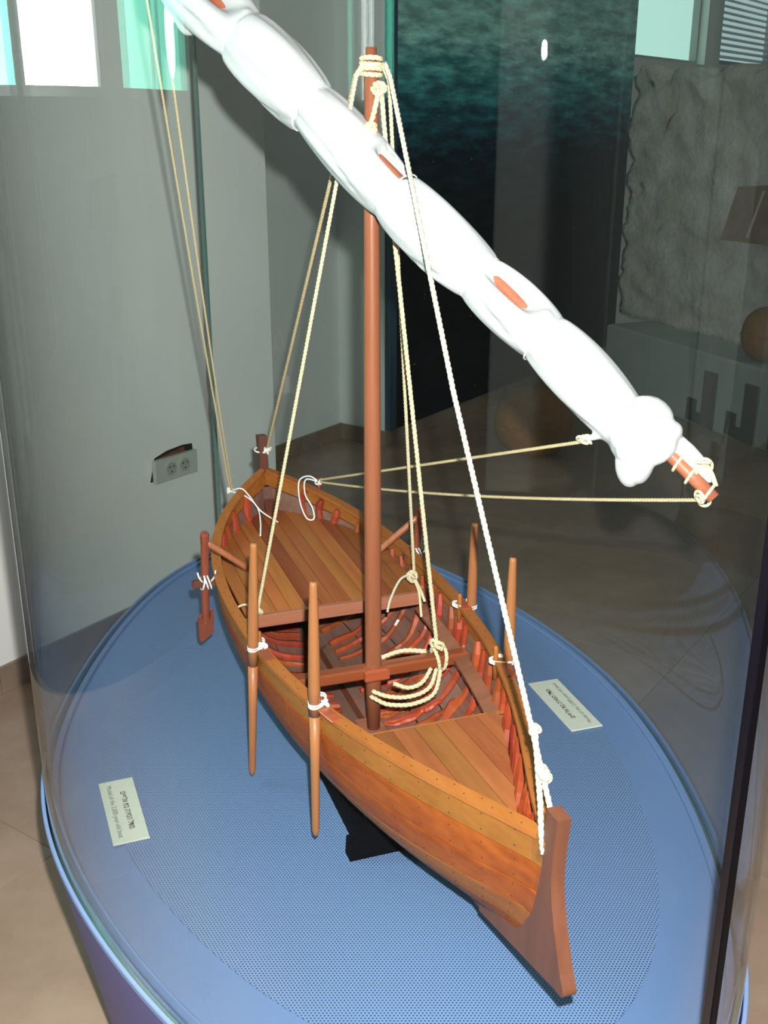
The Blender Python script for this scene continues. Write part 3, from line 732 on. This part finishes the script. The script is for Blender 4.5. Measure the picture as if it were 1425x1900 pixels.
def blob(c, rad, ax=None, nu=16, nv=10, seed=0):
    g = np.random.default_rng(seed); v = []; f = []; ax = ax if ax is not None else (e3, ec, eu)
    for i in range(nv+1):
        a = math.pi*i/nv
        for j in range(nu):
            b_ = 2*math.pi*j/nu; w_ = 1+.06*math.sin(3*b_+g.uniform(-.1, .1)+2*a)
            v.append(np.asarray(c)+ax[0]*rad[0]*math.cos(a)+(ax[1]*rad[1]*math.cos(b_)+ax[2]*rad[2]*math.sin(b_))*math.sin(a)*w_)
    for i in range(nv):
        for j in range(nu): f.append((i*nu+j, i*nu+(j+1) % nu, (i+1)*nu+(j+1) % nu, (i+1)*nu+j))
    sm.add(v, f)
blob(Y+D*.79+eu*.012+ec*.010, (.034, .028, .026), (e3*.8+eu*.6, ec, eu*.8-e3*.6), seed=1)
blob(Y+D*.842+eu*.016+ec*.006, (.020, .020, .016), (eu*.9+e3*.4, ec, e3*.9-eu*.4), seed=2)
blob(Y+D*.826-eu*.012+ec*.020, (.038, .020, .022), (eu*.95+e3*.3, ec, e3*.95-eu*.3), seed=3)
blob(Y+D*.775-eu*.020+ec*.012, (.030, .022, .020), (e3*.7-eu*.7, ec, e3*.7+eu*.7), seed=4)
blob(Y+D*.86-eu*.004+ec*.010, (.024, .018, .014), (eu, ec, e3), seed=5)
dn = np.array([0, 0, -1.0]); sdv = np.cross(dn, ec); sdv /= np.linalg.norm(sdv)
blob(Y+D*.825-eu*.034+ec*.012+dn*.010, (.034, .018, .019), (dn, ec, sdv), seed=6)
blob(Y+D*.845-eu*.022+ec*.016+dn*.016, (.026, .016, .013), (dn*.9+sdv*.3, ec, sdv*.9-dn*.3), seed=16)
blob(Y+D*.895+eu*.013-ec*.008, (.050, .014, .015), seed=7)
# small clew tail with the sheet tied to it
blob(Y+D*.745-eu*.052, (.020, .007, .007), ((-sdv*.9+np.array([0, 0, -.2])) if (-sdv)[1] < 0 else (sdv*.9+np.array([0, 0, -.2])), ec, eu), seed=8)
# tail hanging from the upper end
blob(Y+D*(-.705)-eu*.050+dn*.05, (.062, .007, .008), (dn, ec, sdv), seed=9)
blob(Y+D*(-.655)-eu*.036+dn*.01, (.030, .016, .022), (dn, ec, sdv), seed=10)
sail = sm.build('furled_sail', 'sail', boat, True)
md = sail.modifiers.new('one_cloth', 'REMESH'); md.mode = 'VOXEL'; md.voxel_size = 0.0026; md.use_smooth_shade = True
md = sail.modifiers.new('soft', 'SMOOTH'); md.iterations = 3; md.factor = 0.5
for tk in ties[1:-1]:
    if tk == ties[-2]: continue
    R = (.0425-.006*tk)*.83; c = Y+D*tk-eu*.013-ec*.004
    mesh('sail_tie', *ring(c, e3, R, .0012, 1, seg=28), 'cord', sail, True)

# ------------------------------------------------------------------ rigging
topz = 1.118
R_ = lambda n, P, r, m='rope', sag=0.0: rope(n, P, r, m, boat, sag)
mb = MB()
for k in range(4): mb.add(*ring((0, 0, topz-.010+.0065*k), (0.08*(-1)**k, .06, 1), .0128, .0036, 1.0, seg=18))
knot((.012, .006, topz-.028), .009, .003, mb, 1); mb.build('masthead_lashing', 'rope', boat, True)
R_('forestay', [(.012, .016, topz+.004), (.024, .020, topz-.016), (.30, .006, .735), (.600, .004, .345), (.622, .002, .322)], .0035, 'rope_white')
knot((.588, .006, .362), .0075, .003, None, 2).build('forestay_knot', 'rope_white', boat, True)
knot((.556, .006, .403), .005, .0026, None, 3).build('forestay_knot', 'rope_white', boat, True)
R_('forestay_tail', [(.560, .006, .40), (.60, -.004, .335), (.616, -.010, .31), (.620, -.008, .284)], .0036, 'rope_white')
R_('shroud', [(.004, -.012, topz+.004), (.002, -.022, topz-.014), (-.198, -.148, .240)], .0030)
R_('backstay', [(-.004, -.010, topz+.004), (-.008, -.020, topz-.012), (-.772, .008, .358)], .0030, 'rope_tan')
mb = knot((-.768, .006, .356), .009, .0022, None, 5); mb.add(*ring((-.788, 0, .352), (0.2, 0, 1), (.017, .014), .002, 1)); mb.build('backstay_knot', 'cord', boat, True)
R_('shroud', [(.004, .014, topz+.004), (.006, .024, topz-.018), (-.205, .148, .262)], .0030)
R_('halyard', [(.014, .010, topz-.03), (.016, .022, .95), (.006, .109, .232)], .0036)
mb = knot((.006, .109, .228), .008, .0033, None, 6); mb.add(*ring((.0, .110, .198), (0, 1, .15), (.017, .019), .0034, 1.0)); mb.add(*ring((.0, .123, .198), (0, 1, -.12), (.017, .020), .0034, 1.0)); mb.build('halyard_hitch', 'rope', boat, True)
R_('halyard_coil', spline([(-.012, .098, .208), (-.02, .06, .212), (-.012, .018, .210)]), .0040, 'rope')
R_('halyard_coil', spline([(.016, .106, .188), (.038, .085, .168), (.044, .05, .161), (.036, .015, .163), (.018, -.008, .168)]), .0038, 'rope')
R_('halyard_coil', spline([(.018, .113, .186), (.047, .090, .161), (.055, .05, .153), (.046, .010, .155), (.020, -.012, .160)]), .0038, 'rope')
R_('halyard_coil', spline([(.015, .097, .190), (.03, .075, .175), (.034, .05, .172), (.026, .026, .180)]), .0038, 'rope')
# yard sling at the mast
R_('yard_sling', [(.016, .006, topz-.03), (.020, -.002, 1.06), (.026, -.010, 1.042), (.042, -.020, .99)], .0038)
mb = knot((.024, -.008, 1.040), .009, .0034, None, 7); mb.build('sling_knot', 'rope', boat, True)
R_('yard_sling', [(.024, -.006, 1.035), (.030, .012, 1.008), (.032, .022, .998)], .0038, 'rope_white')
R_('yard_sling', spline([(.0, .016, 1.005), (.004, .024, .985), (.012, .022, .962)]), .0036)
# knots at the aft deck beam
mb = knot((-.198, -.148, .238), .008, .0026, None, 8); mb.add(*tube(spline([(-.200, -.152, .236), (-.215, -.165, .245), (-.225, -.185, .236)]), .0022, 6)); mb.build('shroud_knot', 'rope', boat, True)
mb = knot((-.170, -.172, .232), .006, .0018, None, 9); mb.add(*tube([(-.18, -.185, .236), (-.168, -.172, .235)], .0016, 6)); mb.build('shroud_knot', 'cord', boat, True)
mb = knot((-.203, .146, .262), .010, .0026, None, 10); mb.add(*tube(spline([(-.200, .146, .256), (-.19, .152, .235), (-.175, .150, .21), (-.165, .148, .195)]), .0026, 6))
mb.add(*tube(spline([(-.200, .148, .256), (-.194, .158, .232), (-.185, .162, .215)]), .0030, 6)); mb.build('shroud_knot', 'rope', boat, True)
R_('shroud_tail', spline([(-.203, .146, .266), (-.195, .118, .262), (-.175, .092, .236), (-.165, .082, .215)]), .0024, 'rope_white')
# braces and sheets
tipL = Y+D*(-.90)
PL = np.array([-.698, -.094, .293])
R_('brace', [tipL-eu*.01, PL], .0021, 'rope_tan', 0.02)
R_('sheet', [Y+D*(-.705)-eu*.050+dn*.11, PL+[.004, .004, 0]], .0020, 'rope_tan', 0.025)
mb = knot(PL, .008, .0017, None, 11)
mb.add(*tube(spline([PL, PL+[.02, .02, .01], PL+[.025, .035, -.005], PL+[.05, .055, -.035], PL+[.06, .09, -.062]]), .0018, 6))
mb.add(*tube(spline([PL, PL+[.015, .03, -.01], PL+[.04, .05, -.03], PL+[.09, .045, -.045], PL+[.13, .035, -.061]]), .0018, 6))
mb.build('sheet_tail', 'cord', boat, True)
PR = np.array([-.668, .098, .303])
tipR = Y+D*.985
R_('brace', [tipR-eu*.012, PR], .0026, 'rope_tan', 0.012)
R_('sheet', [Y+D*.735-eu*.066, PR+[0, 0, .004]], .0026, 'rope_tan', 0.0)
mb = knot(PR, .008, .0020, None, 12)
mb.add(*tube(spline([PR, PR+[-.01, -.02, .012], PR+[.0, -.045, .006], PR+[.03, -.052, -.03], PR+[.055, -.045, -.06], PR+[.06, -.03, -.062], PR+[.05, -.03, -.04], PR+[.03, -.04, -.015], PR+[.0, -.03, .008], PR]), .0018, 6))
mb.build('brace_tail', 'cord', boat, True)
mb = knot(tipR-eu*.011, .008, .0022, None, 13)
for k in (.90, .935, .985): mb.add(*ring(Y+D*k, e3+eu*.2, .0118, .0022, 1))
mb.add(*tube(spline([Y+D*.90+eu*.012, Y+D*.925+eu*.02, Y+D*.955+eu*.02, Y+D*.985+eu*.012]), .0032, 6)); knot(Y+D*.94+eu*.018, .010, .0022, mb, 14)
mb.build('yard_end_lashing', 'rope', boat, True)
mb = knot(Y+D*.735-eu*.064, .008, .002, None, 15); mb.build('clew_knot', 'rope', boat, True)

# ------------------------------------------------------------------ oars (things of their own, lashed to the thole pins)
def B2W(p): return (ML[0]+math.cos(BR)*p[0]-math.sin(BR)*p[1], ML[1]+math.sin(BR)*p[0]+math.cos(BR)*p[1], ZP+p[2])
def oar(label, top, bot, lashz, pin):
    top = np.array(top); bot = np.array(bot); root = empty('rowing_oar', B2W(bot), BR); tag(root, label, 'oar', 'rowing oars hung along the gunwales')
    d = top-bot; L = np.linalg.norm(d); fr_ = [0, .01, .03, .30, .50, .60, .70, .88, .97, .99, 1.0]; ra = [.002, .0044, .0056, .0068, .0080, .0088, .0085, .0070, .0058, .0056, .0045]
    asp = [1, 1, 1, 1, 1, 1, 1, 1, 1, 1, 1]
    cut = 4
    mesh('blade', *tube([d*q for q in fr_[:cut+1]], ra[:cut+1], 14, True, asp[:cut+1]), 'oar', root, True)
    mesh('shaft', *tube([d*q for q in fr_[cut:]], ra[cut:], 14, True, asp[cut:]), 'oar', root, True)
    q = (lashz-bot[2])/d[2]; c = d*q; p = np.array(pin)-bot; p[2] = c[2]; mid = (c+p)/2; dv = p-c; Ld = np.linalg.norm(dv); dv /= Ld; nv = np.array([-dv[1], dv[0], 0])
    m = MB()
    for k, dz in enumerate((-.002, .002)):
        P = [mid+dv*(Ld/2+.0085)*math.cos(a)+nv*.0105*math.sin(a)+np.array([0, 0, dz]) for a in np.linspace(0, 2*math.pi, 25)]
        m.add(*tube(P, .0017, 6))
    knot(mid-nv*.012 if True else mid, .006, .0017, m, int(abs(top[0])*1000)); m.build('lashing', 'cord', root, True)
oar('pale rowing oar on the left gunwale, nearer the stern', (.001, -.191, .446), (-.035, -.203, .016), .262, (-.035, -.181, .262))
oar('pale rowing oar on the left gunwale, nearer the bow', (.215, -.156, .466), (.202, -.158, .050), .275, (.190, -.143, .27))
oar('pale rowing oar on the right gunwale, nearer the stern', (-.052, .198, .412), (-.068, .202, .03), .256, (-.075, .180, .256))
oar('pale rowing oar on the right gunwale, nearer the bow', (.150, .172, .432), (.165, .166, .05), .262, (.148, .150, .262))
def steering(label, sd_):
    topp = np.array([-.338, -.212*sd_*-1, .342]) if False else np.array([-.338, .211*sd_, .342]); bot = np.array([-.402, .211*sd_, .093])
    root = empty('steering_oar', B2W(bot), BR); tag(root, label, 'steering oar', 'steering oars at the quarters')
    d = topp-bot; up_ = d/np.linalg.norm(d); L = np.linalg.norm(d)
    mesh('shaft', *tube([up_*.045, up_*.075, up_*(L-.03), up_*(L-.004), up_*L], [.0072, .0075, .0078, .0085, .0070], 8), 'steer', root, False)
    sd3 = np.array([0, 1., 0]); pr = [(-.014, .008), (-.015, .062), (-.008, .066), (-.007, .058), (.008, .058), (.009, .072), (.0155, .075), (.0145, .022), (-.008, 0)]
    fw3 = np.cross(up_, sd3)
    mesh('blade', *prism([(x*1.0, z) for x, z in pr], -.004, .004, lambda x, z, h: tuple(sd3*x+up_*z+fw3*h)), 'steer', root)
    h0 = up_*(L-.022)+np.array([0, -.004*sd_, 0]); h1 = h0+np.array([-.018, -.088*sd_, -.078])
    mesh('tiller', *tube([h0, h0+(h1-h0)*.05, h0+(h1-h0)*.9, h1], [.0045, .0062, .0065, .0050], 10), 'mast', root, True)
    cz = (.236-bot[2]); cp_ = up_*(cz/up_[2])
    mesh('crosspiece', *bevbox(-.0065+cp_[0]+.011, .0065+cp_[0]+.011, min(.026*sd_, -.03*sd_), max(.026*sd_, -.03*sd_), cz-.007, cz+.007, .001), 'stem', root)
    m = MB()
    for dy in (-.006, .0, .006): m.add(*ring(cp_+np.array([.006, dy, 0]), (0, 1, .25*np.sign(dy+.001)), (.017, .014), .0017, 1))
    for dy in (-.012, .014): m.add(*tube(spline([cp_+np.array([.016, dy*.6, .004]), cp_+np.array([.018, dy*1.1, .014]), cp_+np.array([.014, dy*1.3, .024])]), .0017, 6))
    m.build('lashing', 'cord', root, True)
steering('dark steering oar with tiller at the left stern quarter', -1)
steering('dark steering oar with tiller at the right stern quarter', 1)

# ------------------------------------------------------------------ black cradle under the hull
cr = empty('boat_cradle', B2W((0, 0, 0.002)), BR); tag(cr, 'black wooden cradle under the boat hull', 'cradle')
def under(y, tau):
    lo, hi = 0., 1.
    for _ in range(26):
        m_ = (lo+hi)/2
        if hull(tau, m_)[1] > abs(y): lo = m_
        else: hi = m_
    return hull(tau, hi)[2]
for u in (.205, -.27):
    tau = (u-ust(0))/(ubow(0)-ust(0)); hwid = .080; poly = []
    ys = np.linspace(-hwid, hwid, 25)
    topc = []
    for y in ys:
        z = under(y, tau)-.006
        if abs(y) < .0105: z = min(z, K_(tau)-.018)
        topc.append((y, min(max(z, .02), .112)))
    foot = [(hwid+.028, .030), (hwid+.030, 0), (hwid-.04, 0.0), (0.03, .0), (-.03, 0.0), (-hwid+.04, 0.0), (-hwid-.030, 0), (-hwid-.028, .030), (-hwid-.01, .036), (-hwid, .055)]
    poly = topc+[(hwid, .055), (hwid+.01, .036)]+foot
    mesh('support', *prism(poly, u-.012, u+.012, lambda y, z, h: (h, y, z)), 'black', cr)
mesh('rail', *bevbox(-.26, .195, -.092, -.070, 0.0, .042, .002), 'black', cr)
mesh('rail', *bevbox(-.26, .195, .070, .092, 0.0, .042, .002), 'black', cr)
